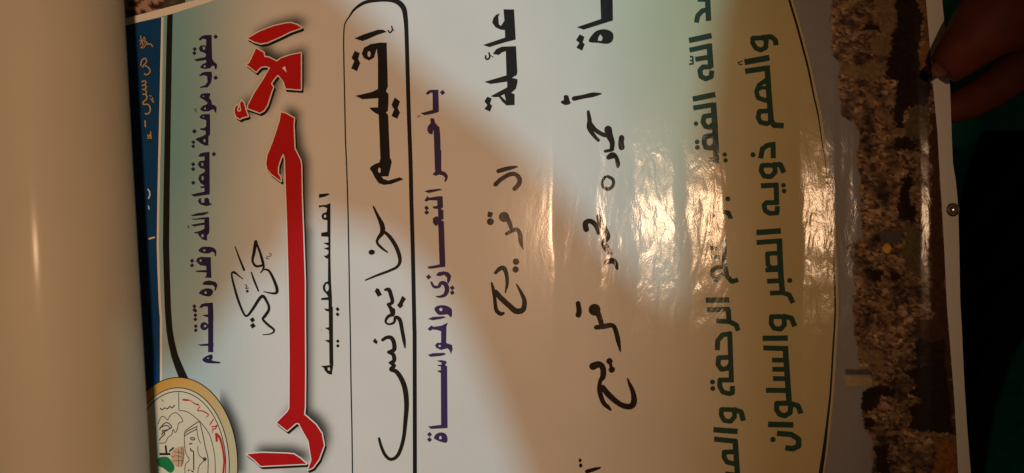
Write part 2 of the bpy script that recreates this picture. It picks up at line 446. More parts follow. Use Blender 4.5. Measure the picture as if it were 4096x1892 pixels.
# --- left side: blue band with gold script, thick black border, top margin
mt = [(380,topy(380)),(560,topy(560)),(820,topy(820)),(1000,topy(1000)),(900,6),(650,68),(553,90),(380,134)]
decal('top_margin', ([[(380,topy(380)+1),(553,topy(553)+1),(786,topy(786)+1),(905,-28),(930,-20),(690,56),(553,90),(380,134)]], []), M['white'], poster, 3)
BL = Q('A', [(452,128),(446,400),(428,1190)])+Q('B', [(422,400),(418,700),(424,900),(434,1150)])+Q('C', [(440,60),(440,480),(440,1250)])
decal('blue_band', ([[(200,180),(553,90)]+BL+[(200,BL[-1][1])]], []), M['blue'], poster, 1)
decal('white_stripe', (stroke_polys([np.array((p[0]+4, p[1], 9)) for p in BL], True), []), M['white'], poster, 2)
D('gold_script', '''A s 6 300,262 305,300 318,330 300,350
s 5 290,300 330,300
s 5 295,330 325,275
s 5 322,270 332,285 328,318
s 5 300,350 322,350 340,322 352,330
s 7 338,305 355,322 375,325 388,345
s 8 300,485 305,450 320,430 338,432 342,455 322,478 312,495
s 8 330,480 352,492 368,515 360,540 340,548 325,540
s 8 308,602 322,592 338,600 330,620 308,628
s 8 330,625 342,640 325,655 310,655
s 8 330,655 342,675 335,690 312,690
s 9 335,690 345,710 340,730 322,745 318,765 350,765 368,785 368,815 352,835 330,832
s 6 360,702 378,705
s 6 372,722 395,752
s 6 385,715 392,735
l 9 332,882 334,932
s 6 345,1012 382,1012
s 6 350,985 356,1005 366,985 372,1005
s 6 372,962 376,1010''', 'gold', 2)
D('white_script', '''B s 9 350,285 364,305 366,330 356,358
s 8 356,408 362,436
s 11 362,650 380,645 400,640''', 'white', 2)
thick = Q('A', [(514,104),(507,400),(493,1180)])+Q('B', [(488,400),(485,700),(490,900),(498,1150)])+Q('C', [(502,60),(508,140),(522,230),(545,330),(575,410),(608,490),(640,560)])
wds = [40,42,44,46,46,46,46,46,46,48,50,56,62,68]
decal('border_line', (stroke_polys([np.array((p[0], p[1], w_*.546)) for p, w_ in zip(thick, wds)], True), []), M['black'], poster, 2, 'thick black border curving down to the emblem')

# --- line 1, navy
D('lettering', '''A p 722,290 745,265 765,258 818,256 822,430 838,455 858,470 858,492 850,515 842,500 835,482 822,482 808,500 770,506 740,500 733,490 755,468 778,460 778,440 715,450 685,437 770,418 778,400 765,386 735,378 724,355 735,335 760,330 778,335 778,290 755,283 735,298
O 762,352,9,13
O 768,486,8,8
q 848,270,16 695,360,15 692,390,15 848,570,16
p 725,555 748,533 770,526 818,525 822,560 815,605 790,640 735,645 735,635 770,625 788,600 785,560 765,550 738,558''', 'navy', 1)
D('lettering', '''A p 730,712 740,690 765,683 808,682 808,700 800,715 815,735 822,768 835,768 855,785 855,805 850,830 840,815 830,800 815,805 800,815 760,818 735,805 735,795 755,775 780,765 790,755 775,740 745,722
O 757,705,5 770,795,7
s 5 690,800 705,800 700,815 712,822
p 728,860 740,842 765,836 806,836 808,985 795,1000 795,1065 775,1068 745,1055 720,1035 698,1025 712,1012 745,1000 775,985 775,960 735,950 735,940 765,938 778,925 778,880 745,872
O 766,1030,8,12
O 758,856,5
q 692,962,17 684,1042,14 684,1072,14''', 'navy', 1)
D('lettering', '''B p 718,48 735,25 765,17 803,14 805,325 690,343 668,325 765,305 767,280 735,278 735,268 767,264 735,240 720,212 728,185 755,167 768,160 767,140 735,132 716,108 728,82 767,76 765,48 735,50
O 750,105,8,13
O 752,206,8,16
q 835,30,16 683,105,15 683,140,15 684,240,15
p 716,375 728,355 745,352 740,368 745,385 765,385 765,352 790,350 800,360 803,385 822,400 815,402 780,412 735,400''', 'navy', 1)
D('lettering', '''B p 665,478 715,462 795,453 795,462 760,478 680,485
p 662,503 700,503 760,493 800,492 803,575 800,610 785,625 785,665 750,655 722,625 718,612 692,612 690,603 740,590 765,575 765,548 690,562 665,548 710,540 765,530 765,508 690,512
O 752,628,9,12
s 5 640,553 650,560 643,570 656,570''', 'navy', 1)
D('lettering', '''B c 722,735 745,712 790,708 830,715 852,740 850,775 843,775 838,755 820,745 800,757 770,758 740,752
O 765,735,8
q 675,812,15 675,845,15
p 775,785 812,785 815,895 818,938 765,935 780,920 780,897 715,895 695,885 780,878 778,850 735,845 703,815 715,790 745,782
O 738,810,8
p 748,985 765,962 800,955 845,965 862,985 858,1005 845,1033 838,1028 842,1005 825,990 790,990
c 725,1050 745,1025 790,1012 825,1025 826,1052 805,1072 770,1070 740,1058
O 775,1045,9''', 'navy', 1)
D('lettering', '''B p 728,1150 745,1128 775,1120 828,1118 832,1250 792,1250 790,1148 765,1145 740,1158
q 692,1145,15 692,1172,15
C l 38 809,-10 809,308
p 745,38 795,30 795,52 770,48
p 712,252 830,241 830,262 735,262
q 697,5,14 697,38,14 697,68,14 700,118,14 700,148,14
o 762,118,30
O 768,117,9
c 748,365 758,348 790,330 818,325 825,345 820,368 875,378 878,388 850,390 790,388 765,380
O 790,352,5''', 'navy', 1)

# --- the large red word with white outline, black edge and soft printed shadow
RED = parse('''D p 158,262 240,215 330,180 420,160 450,158 490,170 522,190 440,220 380,250 290,290 245,298 200,285
p 213,330 265,360 270,388 300,392 355,420 380,400 440,378 518,362 518,610 415,603 400,555 362,508 335,540 315,570 330,595 320,620 290,715 268,750 240,768 158,738 158,720 205,630 270,530 310,460 280,452 250,455 232,470 215,490 150,440 168,430 205,350
H 392,465 410,450 422,496
p 70,735 85,712 92,725 84,745 92,762 112,755 105,705 115,685 130,700 145,755 158,790 145,795 120,800 105,810 80,795 68,765
F p 152,1060 250,1050 420,1055 470,1060 510,1085 555,1125 250,1140 240,1135 200,1095''')
lg = Q('D', [(383,765),(420,775),(472,805),(468,850),(475,1010),(490,1040),(515,1090)]) + Q('E', [(521,110),(524,300),(535,600),(545,900)]) + Q('F', [(545,100),(547,500),(545,740),(540,790),(620,860),(660,920),(675,1000),(640,1095),(600,1150),(567,1165),(590,1100),(582,1050),(570,970),(530,900),(505,850),(485,848),(425,900),(355,845),(430,768),(440,745),(442,400),(438,60)]) + Q('E', [(434,850),(425,500),(415,230),(410,60),(398,25),(380,60),(362,120),(362,160),(378,185),(383,212),(360,195),(320,165),(290,130),(283,90)]) + Q('D', [(290,1060),(330,960),(375,820)])
RED[0].append(lg)
decal('lettering', RED, M['red'], poster, 5)
WH = (RED[0]+outline(RED[0]+RED[1], 9), [])
WH = (WH[0], [])
decal('letter_outline', (WH[0], []), M['white'], poster, 4, 'white outline round the red word')
decal('letter_outline', (shift(WH[0], 6, 9)+shift(WH[0], 4, 5), []), M['black'], poster, 3, 'black lower edge of the red word')
# printed soft shadow: coverage computed from the letter shapes
def build_soft_shadow():
    x0, x1, y0, y1, st = 880, 1420, -40, 1900, 9
    gx = np.arange(x0, x1+1, st); gy = np.arange(y0, y1+1, st)
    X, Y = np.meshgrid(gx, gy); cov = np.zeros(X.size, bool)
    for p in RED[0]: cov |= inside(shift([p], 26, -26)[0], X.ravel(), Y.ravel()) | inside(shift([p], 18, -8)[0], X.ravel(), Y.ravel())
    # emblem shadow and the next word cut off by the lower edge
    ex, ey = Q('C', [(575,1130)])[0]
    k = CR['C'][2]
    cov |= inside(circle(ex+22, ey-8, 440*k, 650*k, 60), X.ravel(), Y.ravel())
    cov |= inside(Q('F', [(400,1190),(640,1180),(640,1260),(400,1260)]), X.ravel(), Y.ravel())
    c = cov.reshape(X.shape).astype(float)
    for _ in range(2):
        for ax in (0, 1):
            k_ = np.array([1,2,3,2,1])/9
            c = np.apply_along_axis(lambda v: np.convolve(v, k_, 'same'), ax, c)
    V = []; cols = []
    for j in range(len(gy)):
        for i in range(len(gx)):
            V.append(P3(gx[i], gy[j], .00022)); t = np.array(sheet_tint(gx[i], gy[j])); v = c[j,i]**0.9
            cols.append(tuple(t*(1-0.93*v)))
    F = []
    for j in range(len(gy)-1):
        for i in range(len(gx)-1):
            if c[j:j+2, i:i+2].max() > .002:
                a = j*len(gx)+i; F.append((a, a+len(gx), a+len(gx)+1, a+1))
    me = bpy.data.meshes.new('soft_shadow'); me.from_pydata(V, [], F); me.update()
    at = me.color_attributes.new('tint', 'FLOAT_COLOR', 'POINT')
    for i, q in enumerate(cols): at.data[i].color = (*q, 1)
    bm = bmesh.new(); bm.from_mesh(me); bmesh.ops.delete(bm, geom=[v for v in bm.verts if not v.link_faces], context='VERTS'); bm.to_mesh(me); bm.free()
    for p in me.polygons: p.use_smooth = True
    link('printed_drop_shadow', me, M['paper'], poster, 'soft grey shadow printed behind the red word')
build_soft_shadow()

# --- calligraphic word above the red bar
D('lettering', '''E s 68,655,7.3 100,740,12.2 130,815,15.9
s 210,624,24.4 197,700,22.0 188,755,15.9 213,790,17.1 262,782,14.6
s 212,625,12.2 240,700,17.1 258,765,19.5 262,805,14.6 240,838,7.3
s 262,812,11.0 300,822,15.9 340,900,20.7 355,960,22.0 330,975,14.6 262,962,6.1
s 5 300,702 316,708 308,722 292,722 282,736 300,740
s 124,878,6.1 90,852,9.8 62,832,17.1 46,842,12.2 56,900,14.6 90,1020,17.1 130,1115,14.6 155,1125,15.9 190,1080,19.5 250,995,22.0 285,1030,18.3 300,1080,19.5 275,1125,22.0 258,1150,17.1 290,1186,17.1 335,1225,14.6 310,1250,9.8 255,1256,6.1
s 178,828,8.5 200,890,14.6 228,958,11.0
s 6 135,915 150,925 140,942 162,938
o 152,960,9.8
q 187,1155,17.1
F q 190,188,18.3''', 'black', 1)
D('lettering', '''E p 610,312 635,300 700,295 716,300 680,318 635,327
p 610,395 633,360 642,376 690,372 718,360 718,740 722,900 728,1000 730,1250 707,1250 706,1096 690,1095 672,1078 704,1080 704,1020 650,1020 635,1034 618,1025 632,990 645,1008 703,1000 690,978 668,955 665,925 680,900 700,893 701,738 690,738 670,718 688,718 703,705 703,682 672,668 703,660 703,650 668,632 703,628 702,590 640,587 610,570 695,556 696,478 665,472 655,450 665,430 690,422 695,395 670,385 645,390 635,405
O 681,450,8,11
O 694,935,12,26
q 627,476,14 765,1080,12 765,1116,12
F l 27 721,60 722,300 724,452
p 675,75 712,80 712,97
p 678,203 712,198 712,222
p 678,288 712,283 712,307
q 643,217,15 767,78,12 767,112,12 768,293,12 768,325,12 636,486,13 635,516,13
p 652,462 700,458 738,448 735,470 730,500 728,522 700,515 680,495 672,475
H 698,475 712,470 716,495 700,490''', 'black', 1)
# --- ruled box
bx = Q('F', [(868,1230),(864,900),(858,600),(852,200),(848,20)]) + Q('E', [(846,900),(838,450),(828,120)]) + Q('D', [(820,950),(815,700),(808,350),(810,200),(822,150),(845,115),(880,65),(940,22),(1010,4),(1100,-2),(1165,8),(1212,50),(1228,120),(1236,260),(1248,700),(1262,1100)]) + Q('E', [(1268,350),(1278,700),(1288,1190)]) + Q('F', [(1290,300),(1292,1230)])
bw = [9,9,9,9,9,9,9,9,9,9,9,9,9,10,16,22,24,27,34,36,32,28,28,28,28,28,28,28,28]
decal('box_outline', (stroke_polys(catmull([np.array((p[0], p[1], w_*.588)) for p, w_ in zip(bx, bw)], False, 4)), []), M['black'], poster, 2, 'black ruled box with a rounded end')
D('lettering', '''D p 880,262 940,235 1040,202 1075,202 1100,217 1030,240 975,265 935,280
s 10 1110,208 1122,222 1138,205 1134,180
s 5 1138,195 1152,210
p 930,365 945,325 990,300 1050,290 1100,290 1108,590 1095,620 1112,640 1112,700 1108,755 1095,765 1110,782 1122,1060 1125,1110 1058,1110 1045,780 1020,768 985,740 985,732 1040,730 1042,668 935,675 885,652 1000,625 1040,605 1040,400 1032,330 1015,392 980,412 945,395
O 980,368,11,20
p 882,345 918,362 905,400 920,430 898,485 858,465 880,415 860,395
p 1155,662 1190,690 1175,735 1190,765 1172,808 1132,790 1150,745 1132,712
E p 1056,60 1128,60 1135,82 1112,180 1065,180 1078,196 1110,208 1190,185 1215,200 1130,232 1080,238 1045,225 1020,190 1000,150 985,130 990,115 1020,95 1050,85
O 1050,138,9,18''', 'black', 1)
D('lettering', '''E s 1010,385,12 1040,450,22 1068,510,34 1070,560,34 1042,600,22 1035,630,18 1065,665,18 1105,695,10
s 1075,550,20 1120,590,26 1165,660,28 1190,740,26 1175,790,20 1120,820,18 1040,850,16 955,885,10
o 998,695,22,18
p 1030,938 1048,945 1068,985 1040,998 1018,960
s 1090,950,18 1115,950,28 1130,990,28 1138,1035,26 1108,1050,20
s 1110,1052,18 1130,1080,28 1140,1120,28
p 1205,990 1232,1012 1210,1045 1212,1060 1190,1078 1170,1055 1185,1035
F s 1145,80,26 1145,110,22 1110,125,22 1092,160,16 1115,178,14 1150,165,18 1160,130,22 1190,150,28 1205,220,26 1218,290,24 1225,338,10
p 1020,272 1040,298 1030,315 1005,295
s 1072,285,22 1100,268,24 1130,270,28 1148,300,30 1150,350,30 1112,368,22
s 1115,370,20 1145,385,28 1150,425,28 1122,440,20
s 1125,440,20 1150,460,28 1128,485,26 1165,500,30 1200,550,34 1225,620,36 1235,720,34 1228,830,30 1215,950,26 1190,1040,26 1160,1085,24 1120,1095,22 1085,1060,22 1060,1000,20 1048,955,18''', 'marker', 1)
# --- purple line
D('lettering', '''G p 188,687 205,665 232,658 282,657 285,820 245,833 180,845 150,830 240,805 238,680 225,680 205,695
q 312,678,18
s 5 125,850 135,860 142,845 150,856
p 222,865 250,868 258,900 290,935 296,1010 302,1250 256,1250 248,1000 245,950 238,985 215,980 198,955 205,925 225,900
H p 258,0 303,0 303,150 335,165 352,190 348,215 330,238 325,230 330,205 320,190 290,180 262,190 238,180 262,150''', 'purple', 1)
D('lettering', '''H p 178,303 210,292 290,283 312,292 260,305 210,315
p 178,372 200,337 215,350 280,338 313,340 316,420 300,432 318,440 320,505 300,515 322,522 333,855 245,868 212,870 198,855 290,838 280,545 270,556 255,552 240,530 242,500 260,487 280,487 278,432 250,430 236,415 275,408 272,370 215,368 195,378
q 195,425,17 196,458,17
p 262,918 282,895 320,888 355,895 375,920 370,950 355,980 345,970 345,935 325,915 290,925
q 210,930,18 383,1010,17 383,1045,17
s 230,970,16 250,1002,20 285,1000,22 300,975,26 330,980,32 345,1020,34 330,1060,28 290,1075,16 262,1070,6''', 'purple', 1)
D('lettering', '''H c 252,1160 280,1140 330,1138 375,1160 382,1190 380,1215 372,1225 362,1216 350,1205 330,1205 290,1208 265,1190
O 300,1168,12
I s 362,10,22 374,30,14 372,52,6
p 203,65 240,50 320,45 335,55 300,65 240,75
p 200,140 228,112 245,122 300,115 350,92 340,120 338,240 380,255 385,285 372,325 365,300 350,280 335,282 300,292 265,275 255,258 270,240 300,238 300,155 270,145 235,142 222,153
O 290,262,8
p 203,327 240,315 320,312 340,322 300,335 225,342
p 268,370 300,365 335,372 343,385 330,400 345,412 345,430 348,862 225,868 205,850 300,838 298,460 278,450 275,440 298,440 298,412 275,408 275,400 300,400 305,385
c 248,935 265,905 300,893 335,905 348,940 340,968 310,965 280,955
O 295,932,9,13
q 216,908,17 216,946,17''', 'purple', 1)
# --- bold black printed words on the family lines
D('lettering', '''G p 758,68 836,70 848,290 770,310 655,345 608,330 770,275 768,220 740,218 700,200 675,165 685,130 705,108 730,98 720,125 725,180 740,190 765,150
p 680,395 705,360 745,342 850,338 860,530 855,550 820,570 860,580 862,600 850,650 815,680 840,690 840,770 780,772 750,745 725,710 690,712 665,705 700,685 785,640 785,598 665,615 618,600 780,552 775,375 745,385 725,403
H 738,702 765,690 776,738
s 13 628,410 630,430 648,432 658,412 652,388
s 6 660,405 685,420
p 640,708 672,722 660,760 676,775 660,818 618,798 640,770 618,742''', 'black', 1)
D('lettering', '''J p 553,-60 645,-60 648,142 432,212 380,195 560,132
c 470,300 490,255 530,218 590,208 640,228 652,265 638,300 600,315 540,308
H 555,245 572,268 565,293 537,293 540,268
p 402,247 438,265 425,305 440,320 420,367 377,345 400,310 375,290''', 'black', 1)
# --- marker handwriting
D('lettering', '''H s 720,155,30 780,138,32 840,125,20 862,124,8
s 700,252,34 740,215,32 800,180,32 845,178,32 875,210,34 870,250,36 838,285,32
p 645,450 682,458 672,495 640,490
o 662,525,26 762,490,38 850,818,24 847,875,24
s 785,500,36 805,540,34 815,580,28
s 780,615,24 820,592,28 855,582,30 878,612,32 885,670,34 902,728,8
s 700,900,24 730,870,32 760,865,34 780,910,30 785,980,24 772,1045,10
s 672,975,16 685,1030,26 695,1100,26 705,1170,30 735,1200,30 758,1195,20
s 700,1040,38 740,1085,40 800,1140,40 850,1180,44 900,1170,40 912,1110,34 890,1050,26 855,985,12''', 'marker', 1)
D('lettering', '''J s 360,720,34 430,705,30 500,690,34 560,682,10
c 285,700 315,698 328,735 335,755 300,768 268,755 265,740 285,730
s 465,815,22 475,880,34 473,930,38 500,980,30 540,1025,24
s 480,900,30 520,950,32 580,985,32 610,980,40
s 612,945,58 620,985,54 642,1040,40 640,1085,34
s 590,1105,22 640,1095,24 650,1085,16
s 615,1150,36 645,1135,48 672,1150,30 684,1195,34 684,1220,20
s 712,1005,42 708,1040,42 712,1075,46
K s 610,192,24 648,215,24 648,258,24 614,285,26 576,268,24 570,228,22 590,195,20
s 450,580,44 445,535,40 480,520,36 520,550,36 540,610,24
s 540,485,34 560,540,48 600,600,38 610,640,34 580,680,40 600,720,48 630,760,30
s 600,825,36 640,812,44 668,830,34 678,870,20''', 'marker', 1)
D('lettering', '''K s 390,1125,36 398,1180,40 392,1210,42
o 512,1172,44
L s 520,0,48 545,50,40 560,100,36
s 522,130,34 580,122,40 640,115,34 665,150,34 685,230,34 700,308,10
s 498,415,56 545,400,46 572,430,44 572,490,42 550,530,30 548,600,36 575,680,34 610,715,30 628,735,16
s 570,570,42 620,630,44 700,695,40 770,712,44 800,680,46 795,610,36 770,550,26 753,505,10
o 620,378,24 637,440,24 404,1103,11,14 408,1140,13,16
s 625,390,24 635,430,24
s 455,1185,30 510,1170,26 552,1158,12''', 'marker', 1)
# --- green lines
D('lettering', '''M l 36 252,160 262,110 295,75 335,68
l 38 332,-40 340,150
l 30 262,-8 330,-6
l 40 199,291 362,258
l 36 203,362 345,333
l 40 345,316 358,495
l 36 245,430 350,415
l 36 362,487 300,487 278,510 285,555 320,575 360,560 364,515
l 12 205,410 225,410 229,462 200,465
l 10 205,438 226,438''', 'green', 2)
D('lettering', '''M l 40 227,722 390,690
l 36 230,788 375,765
l 42 376,750 388,950 398,1195
l 36 388,838 310,850 300,890 320,925 355,932 372,905
l 36 395,985 315,1000 307,1040 322,1078 365,1085 382,1060
l 34 340,1170 400,1165
o 250,903,17 258,1037,17 260,1078,17
N o 457,33,16 463,75,16 480,358,18
l 34 380,495 440,452 485,460 502,505
l 34 290,600 375,598
l 30 350,715 405,722
l 30 365,780 425,788
l 34 452,660 458,850 475,925 510,965 555,950
l 30 455,855 395,862 370,880 372,920 395,955 450,905''', 'green', 2)
D('lettering', '''N l 40 320,1102 490,1098
l 38 328,1172 495,1168
O l 36 482,-5 487,85
l 36 395,80 490,85 540,110 555,152
l 36 403,295 405,225 440,182 505,172
l 36 492,162 497,300 505,528
l 36 495,345 412,350 408,400 432,435 480,425 498,395
l 36 520,512 422,512 420,560 442,600 490,612 512,605 512,555
o 368,528,18 370,575,18''', 'green', 2)
D('lettering', '''O l 34 505,728 432,728 432,770 452,808 498,815 528,780 525,735 500,728
l 38 515,725 575,745 592,810
l 40 375,876 550,888
l 38 380,945 545,960
l 40 532,950 552,1250
l 36 545,1035 452,1040 452,1075 472,1112 530,1125
l 30 460,1195 560,1205''', 'green', 2)
D('lettering', '''M l 36 745,275 665,278 662,312 685,350 722,365 760,345 765,290 740,275
l 38 730,272 800,265 833,290 838,328
l 44 603,455 787,420
l 9 555,452 562,470 588,470
l 8 562,455 588,446
l 40 607,522 785,494
l 42 770,478 785,700 800,880 822,915 895,918
l 34 770,580 712,620 690,670 703,715 750,732 795,735
l 26 695,655 740,640 780,645
l 36 790,810 712,815 703,860 722,895 770,905 795,890
l 38 722,1160 735,1090 770,1065 818,1055
l 38 815,1038 817,1158
o 665,1133,19''', 'green', 2)
D('lettering', '''N l 36 800,110 732,112 726,150 748,190 798,195 832,160 828,115 795,110
l 38 815,105 870,105 898,165
l 38 725,262 850,255
l 38 838,240 843,400
l 36 850,385 765,385 747,405 757,445 792,465 845,460 848,410
o 893,257,17 898,300,17
l 42 690,605 873,592
l 38 692,678 880,665
l 42 862,650 872,900 885,1045
l 34 865,755 772,760 776,840 800,866 855,860
l 36 758,880 870,875
l 36 770,962 885,958
o 940,957,19
l 36 792,1050 885,1046 935,1062 965,1122''', 'green', 2)
D('lettering', '''O l 36 875,50 800,50 798,100 820,135 868,142 898,110 895,60 870,50
l 38 885,46 950,62 975,122
l 40 735,208 923,208
l 38 740,278 915,285
l 42 903,265 920,500 932,672
l 36 805,368 905,370
l 36 808,435 910,437
l 36 812,503 915,505
l 38 760,588 925,592
l 38 935,685 840,685 838,730 860,765 900,778 940,755 945,700
l 38 935,685 1000,705 1020,762
l 42 775,838 965,845
l 40 842,905 950,915 1003,950 1003,1000 960,1020 905,1012
o 812,950,20''', 'green', 2)

# --- round emblem
emb = Q('C', [(575,1130)])[0]; kC = CR['C'][2]
def ell(rx, ry, n=72): return circle(emb[0], emb[1], rx*kC, ry*kC, n)
def et(px, py):
    a = math.atan2(emb[1]-py, px-emb[0]); f = min(1, max(0, (a-0.5)/1.1)); 
    return tuple(np.array((.50,.44,.27))*(1-f)+np.array((.58,.30,.05))*f)
e0 = decal('emblem', ([ell(436,642)], []), M['black'], poster, 4, 'round gold rimmed emblem with red script and an open book')
def ED(name, polys, m, layer, label=None, tint=None): return decal(name, polys, M[m], e0, layer, label, tint=tint)
ED('gold_rim', ([ell(430,636)], []), 'orange', 5, tint=et)
ED('emblem_line', ([ell(376,567)], []), 'black', 6)
ED('emblem_disc', ([ell(370,561)], []), 'cream', 7)
ED('emblem_line', ([ell(352,541)], [ell(346,535)]), 'black', 8)
ED('emblem_script', parse('''C s 612,652,12 640,655,14 665,658,6 700,682,9 725,688,10 720,695,5
s 735,700,7 718,732,8 745,732,8 770,742,9 797,762,9 780,782,5
s 806,838,6 820,815,9 835,792,7
s 818,848,7 845,848,9 860,835,7
s 862,838,7 845,865,9 822,862,6
s 830,870,8 828,895,6
s 852,900,14 858,950,18
s 858,905,20 882,935,18 900,1000,15 912,1090,15 908,1160,15 900,1230,16'''), 'redthin', 8)
ED('emblem_drawing', parse('''C s 5.5 581,600 582,730
s 5.5 585,730 640,740 700,780 760,840 810,920 838,1030 846,1100 848,1240
s 5.5 430,830 445,790 462,772 485,785 500,800 520,765 548,748 575,755 612,805 580,825 572,860 556,892 540,868 530,905 500,930 482,965 440,968
s 8 440,870 470,830 500,820 530,850 500,870 460,880 480,900 450,930 440,950
s 8 445,855 490,840 515,860 470,890 455,910
s 6.5 625,885 640,870 725,812 735,820 755,900 775,1000 795,1090 790,1240
s 6.5 622,900 650,878 718,845
s 6.5 622,918 650,898 715,865
s 5.5 622,890 622,960 632,1040 658,1090 628,1130 628,1240
s 5.5 712,850 720,920 740,970
s 5.5 720,990 725,1050 760,1080 785,1085
s 5.5 780,1090 750,1110 725,1150 718,1230
o 770,1085,14
s 5.5 455,650 470,668
s 8 445,712 460,725 480,712 500,718 515,700 530,712 545,700 552,690'''), 'grey', 8)
ED('emblem_script', parse('''C s 7 665,938 672,928 690,930 698,940 685,945 668,942
s 8 655,975 680,972
s 8 668,1005 670,1025 688,1030 690,1100 690,1165
s 8 648,1170 660,1160
s 8 672,1168 690,1180
l 16 440,1048 520,1048
l 14 485,985 492,1045
l 12 545,1000 512,1030'''), 'black', 8)
ED('emblem_dome', parse('C c 525,1070 545,1015 600,992 622,1000 618,1100 600,1142 555,1132'), 'peach', 8)
ED('emblem_drawing', parse('''C s 3.5 530,1070 560,1060 600,1068
s 3.5 545,1030 575,1035 612,1040
s 3.5 535,1100 575,1095 616,1098
s 4 600,1000 606,1060 602,1135
s 4 612,1000 617,1060 610,1120
s 4 580,1010 583,1060 578,1135'''), 'grey', 9)
ED('emblem_leaf', parse('C c 430,1078 500,1070 545,1125 548,1160 520,1185 470,1150 430,1128'), 'leaf', 9)

# ---------------------------------------------------------------- metal stud at the right margin
def revolve(name, prof, m, parent=None, seg=32):
    bm = bmesh.new(); rings = []
    for r, z in prof:
        rings.append([bm.verts.new((r*math.cos(2*math.pi*k/seg), r*math.sin(2*math.pi*k/seg), z)) for k in range(seg)] if r > 1e-7 else [bm.verts.new((0,0,z))])
    for a, b in zip(rings, rings[1:]):
        for k in range(seg):
            k2 = (k+1) % seg
            vs = [a[k % len(a)], a[k2 % len(a)], b[k2 % len(b)], b[k % len(b)]]
            vs = list(dict.fromkeys(vs))
            if len(vs) > 2: bm.faces.new(vs)
    bmesh.ops.recalc_face_normals(bm, faces=bm.faces)
    me = bpy.data.meshes.new(name); bm.to_mesh(me); bm.free()
    for p in me.polygons: p.use_smooth = True
    return link(name, me, m, parent)
sx, sy = Q('T', [(1112,438)])[0]
zz = Z(sx, sy)
stud = thing('metal_stud', 'small shiny round metal stud on the right white margin', 'stud', loc=(*XY(sx, sy), zz+.0003))
R = 0.0031
dark_metal = mat('dark_polished_metal', (0.55,0.5,0.45), rough=0.22, metal=1.0)
revolve('stud_head', [(R*math.sin(a), R*(0.45-0.45*math.cos(math.pi-a)) if False else R*0.75*math.cos(a)+R*.1) for a in [0.0001,.2,.4,.6,.8,1.0,1.2,1.4,1.57]]+[(R*.98,0),(0,0)], dark_metal, stud)
revolve('stud_rim', [(R*1.0,.0002),(R*1.12,.0005),(R*1.25,.0003),(R*1.28,0),(R*1.0,0)], mat('stud_rim_metal', (0.12,0.09,0.06), rough=.3, metal=1.0), stud)

# ---------------------------------------------------------------- the rolled sheet over the left side of the poster
def build_roll():
    t = thing('rolled_paper', 'plain pale rolled-up sheet lying out of focus across the left side', 'paper roll')
    Rr = 0.05
    # silhouette line of the roll in the picture: where the viewer sees its right flank
    a = Vector((*XY(500, 0), 0)); b = Vector((*XY(596, 1892), 0))
    # flank stands at the height of the axis, nearer the camera than the sheet: pull it towards the middle by perspective
    f = (DCAM-Rr)/DCAM
    a2 = Vector((a.x*f, a.y*f, 0)); b2 = Vector((b.x*f, b.y*f, 0)); d = (b2-a2).normalized(); nrm = Vector((-d.y, d.x, 0))
    if nrm.x > 0: nrm = -nrm
    c0 = a2+nrm*Rr; L0, L1 = -0.25, (b2-a2).length+0.25
    V = []; F = []; ns, nl = 150, 26
    for j in range(nl+1):
        s = L0+(L1-L0)*j/nl
        for i in range(ns+1):
            th = i/ns*2*math.pi*2.1
            wob = 1+0.012*math.sin(3*th+2.2*j/nl)+0.008*math.sin(9*j/nl+th)
            r = (Rr-0.0016*th)*(wob if i else wob)
            ang = -math.pi/2 - 0.5 + th    # starts under the roll, climbs the right flank
            # right flank direction = -nrm
            p = c0+d*s + (-nrm)*(r*math.cos(ang)) + Vector((0,0,Rr+0.002+r*math.sin(ang)))
            V.append(tuple(p))
    for j in range(nl):
        for i in range(ns):
            q = j*(ns+1)+i; F.append((q, q+1, q+ns+2, q+ns+1))
    me = bpy.data.meshes.new('roll_sheet'); me.from_pydata(V, [], F); me.update()
    for p in me.polygons: p.use_smooth = True
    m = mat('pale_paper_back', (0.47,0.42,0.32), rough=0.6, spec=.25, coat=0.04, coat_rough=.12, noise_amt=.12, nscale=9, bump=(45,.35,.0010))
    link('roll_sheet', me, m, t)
build_roll()

# ---------------------------------------------------------------- second printed sheet showing past the slanting corner
def build_under():
    t = thing('poster', 'corner of another printed poster showing above the slanting top-left edge', 'poster')
    V = []; F = []; Cc = []
    rnd = random.Random(5)
    nx, ny = 70, 22; x0, x1, y0, y1 = 300, 1000, -120, 130
    for j in range(ny+1):
        for i in range(nx+1):
            px = x0+(x1-x0)*i/nx; py = y0+(y1-y0)*j/ny; x, y = XY(px, py); V.append((x, y, -0.0030))
            n = noise.noise(Vector((px*.030, py*.030, 1))); n2 = noise.noise(Vector((px*.012, py*.02, 9)))
            v = np.array((.38,.25,.19))*(1+.3*n2)
            if n > 0.12: v = np.array((.05,.018,.012))
            if px > 640: v = np.array((.055,.05,.025))*(1+1.5*max(0, n))
            if px > 660 and n2 > .15: v = np.array((.16,.13,.08))
            Cc.append(v)
    for j in range(ny):
        for i in range(nx):
            a = j*(nx+1)+i; F.append((a, a+nx+1, a+nx+2, a+1))
    me = bpy.data.meshes.new('printed_sheet'); me.from_pydata(V, [], F); me.update()
    at = me.color_attributes.new('tint', 'FLOAT_COLOR', 'POINT')
    for i, c in enumerate(Cc): at.data[i].color = (*c, 1)
    o = link('printed_sheet', me, M['city'], t); s = o.modifiers.new('thickness', 'SOLIDIFY'); s.thickness = .0008; s.offset = -1
build_under()

